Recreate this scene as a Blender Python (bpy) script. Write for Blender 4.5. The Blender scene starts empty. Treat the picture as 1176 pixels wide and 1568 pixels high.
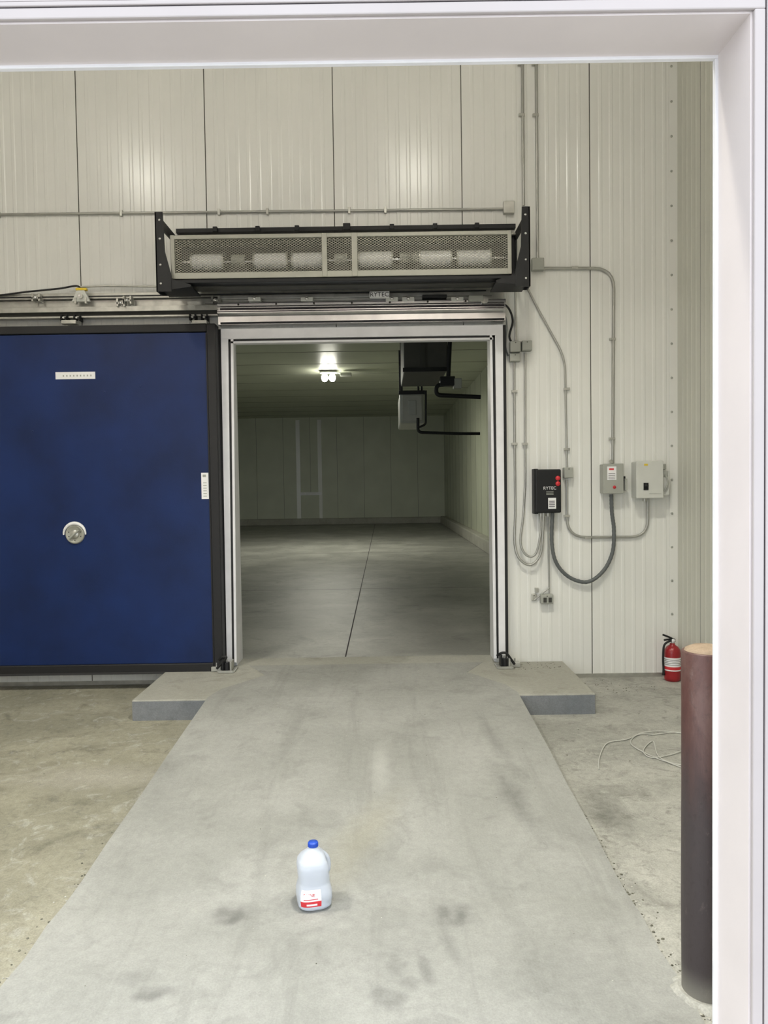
import bpy, bmesh, math, random
from mathutils import Vector, Matrix
random.seed(7)
scene = bpy.context.scene
try:
    scene.view_settings.view_transform = 'Standard'
    scene.view_settings.look = 'None'
except Exception: pass

# ------------------------------------------------ camera
F = 1150.0; CW, CH = 1176.0, 1568.0
H = 1.66
cam_d = bpy.data.cameras.new('camera'); cam = bpy.data.objects.new('camera', cam_d)
scene.collection.objects.link(cam)
cam_d.sensor_fit = 'VERTICAL'; cam_d.sensor_height = 36; cam_d.sensor_width = 27
cam_d.lens = F / CH * 36
R = Matrix.Rotation(math.radians(90 - 2.0), 3, 'X') @ Matrix.Rotation(math.radians(-0.85), 3, 'Z')
cam.matrix_world = Matrix.Translation((0, 0, H)) @ R.to_4x4()
scene.camera = cam
cam_d.clip_end = 200

def ray(px, py):
    return R @ Vector(((px - CW/2)/F, -(py - CH/2)/F, -1))
def W(px, py, Y):      # measured point on a vertical plane at depth Y -> (x, z)
    d = ray(px, py); t = Y/d.y
    return d.x*t, H + d.z*t
def G(px, py, z=0.0):  # measured point on a horizontal plane -> (x, y)
    d = ray(px, py); t = (z-H)/d.z
    return d.x*t, d.y*t
D = 6.35

# ------------------------------------------------ materials
def newmat(name):
    m = bpy.data.materials.new(name); m.use_nodes = True
    return m, m.node_tree, m.node_tree.nodes['Principled BSDF']

def mat(name, col, rough=.5, metal=0, nscale=8, namt=.08, bump=0, bscale=60, **kw):
    m, nt, p = newmat(name)
    N = nt.nodes; L = nt.links
    tc = N.new('ShaderNodeTexCoord')
    no = N.new('ShaderNodeTexNoise'); no.inputs['Scale'].default_value = nscale
    no.inputs['Detail'].default_value = 5
    L.new(tc.outputs['Object'], no.inputs['Vector'])
    mr = N.new('ShaderNodeMapRange')
    mr.inputs['From Min'].default_value = .3; mr.inputs['From Max'].default_value = .7
    mr.inputs['To Min'].default_value = 1-namt; mr.inputs['To Max'].default_value = 1+namt
    L.new(no.outputs['Fac'], mr.inputs['Value'])
    vm = N.new('ShaderNodeVectorMath'); vm.operation = 'SCALE'
    vm.inputs[0].default_value = col[:3]
    L.new(mr.outputs['Result'], vm.inputs['Scale'])
    L.new(vm.outputs['Vector'], p.inputs['Base Color'])
    p.inputs['Roughness'].default_value = rough
    p.inputs['Metallic'].default_value = metal
    if bump:
        n2 = N.new('ShaderNodeTexNoise'); n2.inputs['Scale'].default_value = bscale
        n2.inputs['Detail'].default_value = 6
        L.new(tc.outputs['Object'], n2.inputs['Vector'])
        b = N.new('ShaderNodeBump'); b.inputs['Strength'].default_value = bump
        b.inputs['Distance'].default_value = .01
        L.new(n2.outputs['Fac'], b.inputs['Height']); L.new(b.outputs['Normal'], p.inputs['Normal'])
    for k, v in kw.items():
        p.inputs[k.replace('_', ' ')].default_value = v
    return m

def mixcol(nt, fac, a, b, blend='MIX'):
    n = nt.nodes.new('ShaderNodeMix'); n.data_type = 'RGBA'; n.blend_type = blend
    for sock, v in ((n.inputs[0], fac), (n.inputs[6], a), (n.inputs[7], b)):
        if hasattr(v, 'node'): nt.links.new(v, sock)
        else: sock.default_value = v
    return n.outputs[2]
def maprange(nt, val, a, b, c, d, smooth=False):
    n = nt.nodes.new('ShaderNodeMapRange')
    if smooth: n.interpolation_type = 'SMOOTHSTEP'
    nt.links.new(val, n.inputs[0])
    for i, v in zip((1, 2, 3, 4), (a, b, c, d)): n.inputs[i].default_value = v
    return n.outputs[0]
def noise(nt, vec, scale, detail=5, rough=.55, dist=0):
    n = nt.nodes.new('ShaderNodeTexNoise'); n.inputs['Scale'].default_value = scale
    n.inputs['Detail'].default_value = detail; n.inputs['Roughness'].default_value = rough
    n.inputs['Distortion'].default_value = dist
    nt.links.new(vec, n.inputs['Vector']); return n.outputs['Fac']
def math_(nt, op, a, b=None):
    n = nt.nodes.new('ShaderNodeMath'); n.operation = op
    for i, v in enumerate((a, b)):
        if v is None: continue
        if hasattr(v, 'node'): nt.links.new(v, n.inputs[i])
        else: n.inputs[i].default_value = v
    return n.outputs[0]
def scalevec(nt, vec, s):
    n = nt.nodes.new('ShaderNodeVectorMath'); n.operation = 'MULTIPLY'
    nt.links.new(vec, n.inputs[0]); n.inputs[1].default_value = s
    return n.outputs[0]
def blob(nt, vec, c, r, distort=None, ang=0):
    m = nt.nodes.new('ShaderNodeMapping'); m.vector_type = 'TEXTURE'
    m.inputs['Location'].default_value = (c[0], c[1], 0)
    m.inputs['Rotation'].default_value = (0, 0, ang)
    m.inputs['Scale'].default_value = (r[0], r[1], 100)
    nt.links.new(vec, m.inputs['Vector'])
    l = nt.nodes.new('ShaderNodeVectorMath'); l.operation = 'LENGTH'
    nt.links.new(m.outputs[0], l.inputs[0])
    v = l.outputs['Value']
    if distort is not None:
        v = math_(nt, 'ADD', v, math_(nt, 'MULTIPLY', math_(nt, 'SUBTRACT', distort, .5), 1.0))
    return maprange(nt, v, .0, 1.3, 1, 0, True)

def concrete(name, base, dark, light, blobs=(), side=None, streak=False, rough=.75, fine=.12, spec=.3):
    m, nt, p = newmat(name)
    tc = nt.nodes.new('ShaderNodeTexCoord'); V = tc.outputs['Object']
    n1 = noise(nt, V, 1.3, 6, .6, .4)
    c = mixcol(nt, maprange(nt, n1, .35, .7, 0, 1, True), base, light)
    n2 = noise(nt, V, 3.7, 8, .65, .8)
    c = mixcol(nt, maprange(nt, n2, .5, .75, 0, .6, True), c, dark)
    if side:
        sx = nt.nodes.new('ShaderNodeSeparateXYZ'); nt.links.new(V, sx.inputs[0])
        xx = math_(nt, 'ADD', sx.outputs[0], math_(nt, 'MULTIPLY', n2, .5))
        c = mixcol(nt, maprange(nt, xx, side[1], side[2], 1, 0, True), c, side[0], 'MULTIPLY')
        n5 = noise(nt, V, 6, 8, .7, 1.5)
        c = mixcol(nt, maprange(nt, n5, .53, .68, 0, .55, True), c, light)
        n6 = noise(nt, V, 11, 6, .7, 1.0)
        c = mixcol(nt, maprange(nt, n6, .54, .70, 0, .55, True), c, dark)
    if streak:
        n3 = noise(nt, scalevec(nt, V, (5, .5, 1)), 1.5, 4, .6, .6)
        c = mixcol(nt, maprange(nt, n3, .5, .72, 0, .38, True), c, dark)
        n4 = noise(nt, scalevec(nt, V, (3.2, .35, 1)), 2.1, 4, .6, .3)
        c = mixcol(nt, maprange(nt, n4, .55, .75, 0, .3, True), c, light)
        n7 = noise(nt, scalevec(nt, V, (1, 1, 1)), 7, 7, .7, .8)
        c = mixcol(nt, maprange(nt, n7, .5, .72, 0, .28, True), c, dark)
        n8 = noise(nt, scalevec(nt, V, (40, 4, 1)), 3, 3, .6, .2)     # broom finish
        c = mixcol(nt, maprange(nt, n8, .5, .75, 0, .22, True), c, light)
    nd = noise(nt, V, 14, 5)
    for (cc, rr, col, amt, ang) in blobs:
        c = mixcol(nt, math_(nt, 'MULTIPLY', blob(nt, V, cc, rr, nd, ang), amt), c, col)
    nf = noise(nt, V, 130, 3, .7)
    g = maprange(nt, nf, .3, .7, 1-fine, 1+fine)
    nm = noise(nt, V, 28, 6, .7)
    g = math_(nt, 'MULTIPLY', g, maprange(nt, nm, .3, .7, 1-fine*.8, 1+fine*.8))
    sc = nt.nodes.new('ShaderNodeVectorMath'); sc.operation = 'SCALE'
    nt.links.new(c, sc.inputs[0]); nt.links.new(g, sc.inputs['Scale'])
    nt.links.new(sc.outputs[0], p.inputs['Base Color'])
    p.inputs['Roughness'].default_value = rough
    p.inputs['Specular IOR Level'].default_value = spec
    b = nt.nodes.new('ShaderNodeBump'); b.inputs['Strength'].default_value = .5
    b.inputs['Distance'].default_value = .006
    hh = math_(nt, 'ADD', math_(nt, 'MULTIPLY', nf, .4), math_(nt, 'MULTIPLY', nm, .8))
    nt.links.new(hh, b.inputs['Height']); nt.links.new(b.outputs['Normal'], p.inputs['Normal'])
    return m

M = {}
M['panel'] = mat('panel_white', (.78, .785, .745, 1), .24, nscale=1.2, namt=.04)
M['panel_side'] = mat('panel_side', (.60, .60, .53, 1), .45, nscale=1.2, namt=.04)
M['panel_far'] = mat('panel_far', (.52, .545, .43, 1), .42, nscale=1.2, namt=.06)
M['seam'] = mat('seam_dark', (.20, .20, .17, 1), .7)
M['frame'] = mat('frame_white', (.68, .625, .615, 1), .4, nscale=3, namt=.04)
M['frame2'] = mat('frame_outer', (.43, .395, .39, 1), .5, nscale=3, namt=.04)
M['gap'] = mat('gap_dark', (.03, .025, .03, 1), .8)
M['blue'] = mat('blue_door_skin', (.0045, .019, .092, 1), .45, nscale=2.5, namt=.22, bump=.08, bscale=180, Specular_IOR_Level=.35)
M['black'] = mat('black_rubber', (.009, .009, .010, 1), .6)
M['blackp'] = mat('black_paint', (.009, .010, .011, 1), .5, Specular_IOR_Level=.35)
M['white'] = mat('white_seal', (.80, .80, .82, 1), .45, namt=.05)
M['label'] = mat('label_white', (.85, .85, .85, 1), .5, namt=.02)
M['galv'] = mat('galvanised', (.50, .50, .46, 1), .38, .7, nscale=14, namt=.15)
M['alu'] = mat('aluminium', (.75, .75, .75, 1), .25, .9, nscale=10, namt=.1)
M['conduit'] = mat('conduit_steel', (.42, .42, .39, 1), .35, .6, nscale=10, namt=.08)
M['flex'] = mat('flex_conduit', (.11, .12, .12, 1), .5)
M['greybox'] = mat('grey_box', (.36, .37, .33, 1), .45, namt=.04)
M['lgrey'] = mat('light_grey_box', (.60, .61, .57, 1), .4, namt=.03)
M['beige'] = mat('beige_housing', (.37, .37, .32, 1), .45, .2, namt=.05)
M['mesh'] = mat('mesh_wire', (.30, .295, .245, 1), .45, .3, namt=.05)
M['inner'] = mat('inner_dark', (.045, .045, .038, 1), .6)
M['innerm'] = mat('inner_mid', (.06, .06, .052, 1), .6)
M['roller'] = mat('blower_white', (.92, .92, .92, 1), .3, namt=.03)
M['red'] = mat('red_paint', (.30, .015, .02, 1), .3, namt=.05)
M['redl'] = mat('red_label', (.60, .03, .04, 1), .5)
M['yellow'] = mat('yellow_tag', (.75, .55, .04, 1), .5)
M['bluecap'] = mat('blue_cap', (.02, .08, .48, 1), .4)
M['ceil'] = mat('ceiling_panel', (.6, .6, .56, 1), .6)
M['bluegrey'] = concrete('slab_face_paint', (.17, .185, .20, 1), (.12, .13, .14, 1), (.23, .24, .25, 1))
M['cable'] = mat('cable_pale', (.5, .5, .46, 1), .5)
M['stone'] = mat('stone_chip', (.13, .125, .095, 1), .9, nscale=30, namt=.5)
M['stone2'] = mat('stone_chip_light', (.45, .44, .39, 1), .9, nscale=30, namt=.3)

def fl(px, py, z=0.008): return G(px, py, z)
dk = (.095, .095, .09, 1)
blobs = []
for (px, py, rx, ry, a, ang) in [
    (340, 1398, .05, .04, .40, .5), (364, 1402, .035, .055, .45, -.2), (350, 1412, .045, .03, .38, 0), (355, 1400, .11, .10, .25, 0),
    (680, 1398, .035, .06, .38, .3), (706, 1402, .03, .07, .5, -.2), (690, 1414, .05, .03, .3, 0), (692, 1400, .11, .11, .25, 0),
    (205, 1498, .07, .06, .3, 0), (242, 1520, .09, .04, .42, .1), (225, 1528, .06, .03, .3, 0),
    (580, 1525, .035, .09, .38, .3), (605, 1530, .05, .06, .4, 0), (625, 1505, .04, .05, .35, 0), (652, 1485, .03, .10, .4, .2), (605, 1485, .04, .08, .3, 0),
    (790, 1240, .07, .5, .30, .15), (760, 1160, .05, .5, .25, .1), (860, 1480, .25, .3, .15, 0),
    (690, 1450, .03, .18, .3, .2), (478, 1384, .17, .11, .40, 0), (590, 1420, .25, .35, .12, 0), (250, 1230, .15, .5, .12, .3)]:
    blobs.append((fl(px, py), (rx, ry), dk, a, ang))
blobs.append((G(555, 1285, .02), (.13, .5), (.30, .27, .15, 1), .22, -.35))
blobs.append((G(582, 1180, .06), (.07, .42), (.48, .48, .455, 1), .5, 0))
M['ramp'] = concrete('ramp_concrete', (.295, .298, .276, 1), (.205, .206, .19, 1), (.36, .362, .34, 1), blobs, streak=True, fine=.09)
M['landing'] = concrete('landing_concrete', (.345, .34, .295, 1), (.23, .225, .185, 1), (.41, .405, .36, 1), fine=.10)
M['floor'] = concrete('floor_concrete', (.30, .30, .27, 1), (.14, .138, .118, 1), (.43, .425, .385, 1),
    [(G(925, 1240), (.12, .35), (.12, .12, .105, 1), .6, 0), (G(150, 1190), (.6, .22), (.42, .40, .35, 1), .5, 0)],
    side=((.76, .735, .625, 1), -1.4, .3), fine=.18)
M['farfloor'] = concrete('far_floor_concrete', (.24, .24, .22, 1), (.09, .09, .08, 1), (.36, .36, .33, 1), rough=.42, spec=.5)
M['ground'] = concrete('exterior_concrete', (.5, .49, .46, 1), (.42, .41, .38, 1), (.55, .54, .52, 1))

# ------------------------------------------------ mesh builder
class B:
    def __init__(s, name):
        s.name = name; s.v = []; s.f = []; s.m = []; s.sm = []; s.mats = []
    def mi(s, k):
        m = M[k] if isinstance(k, str) else k
        if m not in s.mats: s.mats.append(m)
        return s.mats.index(m)
    def add(s, vs, fs, k, smooth=False):
        o = len(s.v); s.v += [tuple(v) for v in vs]; i = s.mi(k)
        for f in fs:
            s.f.append([o+a for a in f]); s.m.append(i); s.sm.append(smooth)
    def bm(s, bm, k, smooth=False):
        bm.verts.index_update()
        s.add([v.co[:] for v in bm.verts], [[v.index for v in f.verts] for f in bm.faces], k, smooth)
        bm.free()
    def box(s, x0, x1, y0, y1, z0, z1, k, bev=0, seg=2):
        if x1 < x0: x0, x1 = x1, x0
        if y1 < y0: y0, y1 = y1, y0
        if z1 < z0: z0, z1 = z1, z0
        b = bmesh.new(); bmesh.ops.create_cube(b, size=1)
        for v in b.verts:
            v.co = Vector(((x0+x1)/2+v.co.x*(x1-x0), (y0+y1)/2+v.co.y*(y1-y0), (z0+z1)/2+v.co.z*(z1-z0)))
        if bev:
            bmesh.ops.bevel(b, geom=b.edges[:], offset=bev, segments=seg, affect='EDGES', profile=.5)
        s.bm(b, k)
    def prism(s, poly, axis, a, c, k):
        n = len(poly); vs = []
        for t in (a, c):
            for p in poly:
                vs.append({'x': (t, p[0], p[1]), 'y': (p[0], t, p[1]), 'z': (p[0], p[1], t)}[axis])
        fs = [list(range(n))[::-1], list(range(n, 2*n))] + [[i, (i+1) % n, n+(i+1) % n, n+i] for i in range(n)]
        s.add(vs, fs, k)
    def tube(s, pts, r, k, n=10, caps=True):
        pts = [Vector(p) for p in pts]; rr = r if isinstance(r, (list, tuple)) else [r]*len(pts)
        T = []
        for i in range(len(pts)):
            a = pts[max(0, i-1)]; b = pts[min(len(pts)-1, i+1)]; T.append((b-a).normalized())
        u = T[0].orthogonal().normalized(); vs = []
        for i, p in enumerate(pts):
            u = (u - T[i]*u.dot(T[i])).normalized(); w = T[i].cross(u)
            for j in range(n):
                a = 2*math.pi*j/n
                vs.append(p + (u*math.cos(a)+w*math.sin(a))*rr[i])
        fs = [[i*n+j, i*n+(j+1) % n, (i+1)*n+(j+1) % n, (i+1)*n+j] for i in range(len(pts)-1) for j in range(n)]
        s.add(vs, fs, k, True)
        if caps:
            s.add(vs[:n], [list(range(n))[::-1]], k); s.add(vs[-n:], [list(range(n))], k)
    def cyl(s, p0, p1, r, k, n=24): s.tube([p0, p1], r, k, n)
    def lathe(s, c, prof, k, n=28, axis='z'):
        vs = []
        for (r, h) in prof:
            for j in range(n):
                a = 2*math.pi*j/n
                if axis == 'z': vs.append((c[0]+r*math.cos(a), c[1]+r*math.sin(a), c[2]+h))
                elif axis == 'y': vs.append((c[0]+r*math.cos(a), c[1]+h, c[2]+r*math.sin(a)))
                else: vs.append((c[0]+h, c[1]+r*math.cos(a), c[2]+r*math.sin(a)))
        fs = [[i*n+j, i*n+(j+1) % n, (i+1)*n+(j+1) % n, (i+1)*n+j] for i in range(len(prof)-1) for j in range(n)]
        s.add(vs, fs, k, True)
    def done(s, parent=None):
        me = bpy.data.meshes.new(s.name); me.from_pydata(s.v, [], s.f)
        for m in s.mats: me.materials.append(m)
        me.polygons.foreach_set('material_index', s.m); me.polygons.foreach_set('use_smooth', s.sm)
        me.update()
        b = bmesh.new(); b.from_mesh(me); bmesh.ops.recalc_face_normals(b, faces=b.faces); b.to_mesh(me); b.free()
        o = bpy.data.objects.new(s.name, me); scene.collection.objects.link(o)
        if parent: o.parent = parent
        return o

def fillet(pts, r, n=6):
    pts = [Vector(p) for p in pts]; out = [pts[0]]
    for i in range(1, len(pts)-1):
        a, b, c = pts[i-1], pts[i], pts[i+1]
        d1 = (a-b); d2 = (c-b); rr = min(r, d1.length*.45, d2.length*.45)
        p0 = b+d1.normalized()*rr; p1 = b+d2.normalized()*rr
        for j in range(n+1):
            t = j/n; out.append(p0*(1-t)**2+b*2*t*(1-t)+p1*t*t)
    out.append(pts[-1]); return out
def catmull(pts, n=8):
    P = [Vector(p) for p in pts]; P = [P[0]*2-P[1]]+P+[P[-1]*2-P[-2]]; out = []
    for i in range(1, len(P)-2):
        for j in range(n):
            t = j/n; a, b, c, d = P[i-1:i+3]
            out.append(.5*((2*b)+(c-a)*t+(2*a-5*b+4*c-d)*t*t+(3*b-a-3*c+d)*t**3))
    out.append(P[-2]); return out

def text(body, loc, size, k, parent, rotz=0):
    c = bpy.data.curves.new('lettering', 'FONT'); c.body = body; c.size = size; c.extrude = .0004
    c.align_x = 'CENTER'; c.align_y = 'CENTER'
    o = bpy.data.objects.new('lettering', c); scene.collection.objects.link(o)
    c.materials.append(M[k]); o.rotation_euler = (math.pi/2, rotz, 0); o.location = loc
    o.parent = parent
    return o

# ------------------------------------------------ room shell
XR = W(1038, 600, D)[0]; XL = -6.0; ZC = 6.4
Y1, Y0 = 1.85, 1.68
OL = W(356, 780, D)[0]; OR = W(757, 780, D)[0]; OT = W(560, 514, D)[1]
SLAB = .15
WF = D-.0036
seam0 = W(510, 200, D)[0]; SP = 193/F*D

def panelwall(b, a0, a1, z0, z1, front, back, k, conv, s0, ribs=12, rd=.0026):
    """ribbed insulated panel; conv(a, depth, z)->xyz ; depth measured out of wall face"""
    ev = []
    i0 = math.floor((a0-s0)/SP)-1
    for i in range(i0, i0+20+int((a1-a0)/SP)):
        s = s0+i*SP
        ev += [(s-.004, 0, 0), (s-.0028, -.012, 1), (s+.0028, -.012, 1), (s+.004, 0, 0)]
        st = SP/ribs
        for j in range(1, ribs):
            c = s+j*st
            ev += [(c-.018, 0, 0), (c-.009, rd, 0), (c+.009, rd, 0), (c+.018, 0, 0)]
    ev = [e for e in sorted(ev) if a0+.001 < e[0] < a1-.001]
    prof = [(a0, 0, 0)]+ev+[(a1, 0, 0)]
    vs = []
    for p in prof: vs += [conv(p[0], p[1], z0), conv(p[0], p[1], z1)]
    for i in range(len(prof)-1):
        b.add([vs[2*i], vs[2*i+2], vs[2*i+3], vs[2*i+1]], [[0, 1, 2, 3]], 'seam' if (prof[i][2] or prof[i+1][2]) else k)
    c0 = conv(a0, -.013, z0); c1 = conv(a1, -(back-front), z1)
    b.box(c0[0], c1[0], c0[1], c1[1], c0[2], c1[2], k)

b = B('wall_back')
cv = lambda a, d, z: (a, D-d, z)
panelwall(b, XL, OL, 0, ZC, D, D+.25, 'panel', cv, seam0)
panelwall(b, OR, XR, 0, ZC, D, D+.25, 'panel', cv, seam0)
panelwall(b, OL, OR, OT, ZC, D, D+.25, 'panel', cv, seam0)
for (a, c) in ((XL, OL), (OR, XR)):
    b.box(a, c, D-.004, D+.001, 0, .035, 'galv')
b.box(OL-.002, OL+.012, D-.004, D+.25, SLAB, OT, 'white')
b.box(OR-.012, OR+.002, D-.004, D+.25, SLAB, OT, 'white')
b.box(OL, OR, D-.004, D+.25, OT-.015, OT+.002, 'white')
b.done()

b = B('wall_right')
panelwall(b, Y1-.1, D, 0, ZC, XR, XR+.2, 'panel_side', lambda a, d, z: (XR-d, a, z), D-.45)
b.done()
b = B('wall_left'); b.box(XL-.2, XL, Y1, D, 0, ZC, 'panel'); b.done()
b = B('ceiling'); b.box(XL-.2, XR+.2, Y0, D+.25, ZC, ZC+.2, 'ceil'); b.done()
b = B('floor')
b.box(XL-.2, XR+.2, Y0-.0, D+.25, -.2, 0, 'floor'); b.done()
b = B('ground_exterior'); b.box(-16, 16, -18, Y0, -.2, -.005, 'ground'); b.done()

# ---- front wall with the loading doorway the camera looks through
FX = W(1096, 784, Y1)[0]; FT = W(588, 96, Y1)[1]; FLX = -2.1
b = B('wall_front')
b.box(XL-.2, FLX, Y0, Y1, 0, ZC, 'frame'); b.box(FX, XR+.2, Y0, Y1, 0, ZC, 'frame')
b.box(FLX, FX, Y0, Y1, FT, ZC, 'frame'); b.done()
b = B('trim_doorway')
def ring(x0, x1, y0, y1, k, bev=.002):
    b.box(FX+x0, FX+x1, y0, y1, 0, FT+x0, k, bev)
    b.box(FLX-x1, FLX-x0, y0, y1, 0, FT+x0, k, bev)
    b.box(FLX-x1, FX+x1, y0, y1, FT+x0, FT+x1, k, bev)
ring(-.007, .002, Y1-.012, Y1+.004, 'white')
ring(.004, .028, Y0-.012, Y0-.001, 'frame2', .003)
ring(.0282, .0303, Y0-.009, Y0-.001, 'gap', 0)
ring(.0305, .040, Y0-.014, Y0-.001, 'frame2', .002)
ring(.0402, .0415, Y0-.008, Y0-.001, 'gap', 0)
ring(.0417, .3, Y0-.011, Y0-.001, 'frame2', .002)
b.done()

# ---- corner trim w/ screws
b = B('trim_corner')
cx = W(1031, 700, D)[0]
b.box(cx-.035, XR, D-.007, WF+.001, .04, ZC, 'panel'); b.box(XR-.005, XR, D-.10, D, .04, ZC, 'panel_side')
z = .25
while z < 6.2:
    b.lathe((cx-.015, D-.006, z), [(.0, -.010), (.008, -.008), (.011, 0)], 'greybox', 10, 'y'); z += .285
b.done()

# ------------------------------------------------ far room
FY = 30.0; FR = 2.45; FZ = 4.42
b = B('floor_far_room')
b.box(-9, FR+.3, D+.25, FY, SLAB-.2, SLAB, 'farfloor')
jx = -.36
b.box(jx-.006, jx+.006, D+.26, FY, SLAB-.01, SLAB+.0008, 'gap')
for yy in (11.0, 17.0, 23.0): b.box(-9, FR, yy-.006, yy+.006, SLAB-.01, SLAB+.0006, 'gap')
b.done()
b = B('wall_far_room_back')
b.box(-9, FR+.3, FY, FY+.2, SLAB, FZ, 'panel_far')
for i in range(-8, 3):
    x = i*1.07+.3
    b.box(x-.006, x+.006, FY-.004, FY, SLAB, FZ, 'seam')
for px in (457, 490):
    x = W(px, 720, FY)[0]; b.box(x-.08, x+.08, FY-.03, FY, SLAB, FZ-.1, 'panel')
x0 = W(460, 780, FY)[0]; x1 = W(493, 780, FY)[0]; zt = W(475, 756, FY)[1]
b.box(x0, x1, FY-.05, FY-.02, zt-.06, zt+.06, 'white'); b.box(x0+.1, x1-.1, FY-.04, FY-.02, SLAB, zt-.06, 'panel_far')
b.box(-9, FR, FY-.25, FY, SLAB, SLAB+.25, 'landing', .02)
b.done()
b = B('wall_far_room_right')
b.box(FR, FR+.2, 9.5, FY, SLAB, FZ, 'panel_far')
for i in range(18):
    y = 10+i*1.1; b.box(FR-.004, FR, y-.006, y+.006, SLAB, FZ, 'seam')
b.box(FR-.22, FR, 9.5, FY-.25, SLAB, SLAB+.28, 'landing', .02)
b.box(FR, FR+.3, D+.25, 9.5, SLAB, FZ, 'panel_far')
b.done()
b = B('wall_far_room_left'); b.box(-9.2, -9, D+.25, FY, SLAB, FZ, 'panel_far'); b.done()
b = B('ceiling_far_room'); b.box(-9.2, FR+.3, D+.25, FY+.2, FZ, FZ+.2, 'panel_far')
for i in range(15):
    y = 8+i*1.5; b.box(-9, FR, y-.012, y+.012, FZ-.004, FZ, 'seam')
b.done()

# far lamp
LY = 18.0; lx, lz = W(503, 578, LY)
emi = bpy.data.materials.new('lamp_glow'); emi.use_nodes = True
pe = emi.node_tree.nodes['Principled BSDF']; pe.inputs['Emission Color'].default_value = (1, .98, .85, 1); pe.inputs['Emission Strength'].default_value = 70
pe.inputs['Base Color'].default_value = (.9, .9, .9, 1)
b = B('ceiling_lamp')
b.cyl((lx, LY, lz+.10), (lx, LY, FZ-.002), .03, 'greybox'); b.box(lx-.2, lx+.2, LY-.12, LY+.12, lz+.10, lz+.14, 'greybox', .01)
for s in (-1, 1):
    b.lathe((lx+s*.09, LY, lz), [(0, -.10), (.05, -.085), (.075, -.03), (.075, .02), (.05, .08), (.03, .10)], emi, 20)
b.box(lx+.28, lx+.55, LY-.1, LY+.1, lz+.03, lz+.10, 'greybox', .01); b.cyl((lx+.1, LY, lz+.13), (lx+.4, LY, lz+.08), .015, 'greybox', 8)
b.done()
def light(name, kind, loc, power, col=(1, 1, 1), rot=(0, 0, 0), size=.3, sy=None, **kw):
    d = bpy.data.lights.new(name, kind); o = bpy.data.objects.new(name, d); scene.collection.objects.link(o)
    d.energy = power; d.color = col; o.location = loc; o.rotation_euler = rot
    if kind == 'AREA':
        d.size = size
        if sy: d.shape = 'RECTANGLE'; d.size_y = sy
    elif kind == 'POINT': d.shadow_soft_size = size
    for k, v in kw.items(): setattr(d, k, v)
    return o
light('light_far_lamp', 'AREA', (lx, LY-.0, lz-.16), 160, (1, .98, .84), size=.25, shape='DISK')
light('light_far_lamp_side', 'AREA', (-4.5, 12.5, FZ-.1), 6, (.97, 1, .86), size=.5)
b = B('ceiling_lamp'); b.box(-4.8, -4.2, 12.2, 12.8, FZ-.09, FZ-.005, 'white', .01); b.done()

# evaporator unit hanging from the far room ceiling
EY = 14.0
b = B('evaporator_unit')
ex0, ez1 = W(612, 600, EY); ex1, ez0 = W(650, 648, EY)
b.box(ex0, ex1, EY, EY+1.6, ez0, ez1, 'greybox', .03)
b.box(ex0+.04, ex1-.04, EY-.02, EY, ez0+.04, ez1-.06, 'beige', .01)
b.box(ex0+.15, ex1-.15, EY-.03, EY-.01, ez0+.15, ez1-.16, 'greybox', .01)
b.box(ex0-.02, ex1+.02, EY-.03, EY+.05, ez1-.05, ez1+.02, 'blackp', .01)
for x in (ex0+.04, ex1-.04):
    b.box(x-.02, x+.02, EY+.1, EY+.14, ez1, FZ-.006, 'blackp'); b.box(x-.02, x+.02, EY+1.4, EY+1.44, ez1, FZ-.006, 'blackp')
b.done()
dx0, dz1 = W(618, 522, 11.5); dx1, dz0 = W(686, 566, 11.5)
b = B('ceiling_duct')
b.box(dx0, dx1, 11.5, 13.4, dz0, FZ-.006, 'innerm', .02); b.box(dx0-.02, dx1+.02, 11.45, 11.5, dz0-.03, dz0+.03, 'blackp')
b.box(dx0+.25, dx0+.32, 11.47, 11.5, dz0, FZ-.006, 'inner'); b.done()
b = B('refrigerant_pipes')
def P3(px, py, Y): x, z = W(px, py, Y); return (x, Y, z)
b.tube(fillet([P3(690, 500, 11.2), P3(686, 588, 11.2), P3(668, 590, 11.2), P3(668, 605, 11.2), P3(736, 608, 11.2)], .08), .032, 'blackp')
b.tube(fillet([P3(640, 640, 13.7), P3(640, 662, 13.7), P3(700, 664, 13.7), P3(735, 664, 13.7)], .08), .028, 'blackp')
b.tube(fillet([P3(652, 598, 13.7), P3(652, 650, 13.7), P3(640, 655, 13.7)], .05), .02, 'blackp')
x, z = W(684, 585, 11.2); b.box(x-.1, x+.12, 11.15, 11.3, z-.06, z+.08, 'blackp', .01)
b.box(x+.1, x+.22, 11.15, 11.3, z-.1, z+.05, 'greybox', .01)
b.done()

# ------------------------------------------------ landing + ramp
LF = 5.34
SX0 = W(202, 1080, LF)[0]; SX1 = W(912, 1075, LF)[0]
RX0 = W(316, 1070, LF)[0]; RX1 = W(795, 1066, LF)[0]
def surf(b, rows, lo):
    vs = []
    for (y, z, a, c) in rows: vs += [(a, y, z), (c, y, z), (a-.002, y, lo), (c+.002, y, lo)]
    fs = []
    for i in range(len(rows)-1):
        o = i*4; q = o+4
        fs += [[o, o+1, q+1, q], [o, q, q+2, o+2], [o+1, o+3, q+3, q+1]]
    fs += [[0, 2, 3, 1], [len(vs)-4, len(vs)-3, len(vs)-1, len(vs)-2]]
    b.add(vs, fs, 'ramp')
b = B('concrete_landing')
b.box(SX0, SX1, LF, D-.013, 0, SLAB-.002, 'landing', .006)
b.box(OL+.013, OR-.013, D-.02, D+.25, 0, SLAB, 'landing')
b.box(SX0+.005, RX0, LF-.004, LF+.002, 0, SLAB-.012, 'bluegrey'); b.box(RX1, SX1-.005, LF-.004, LF+.002, 0, SLAB-.012, 'bluegrey')
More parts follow.
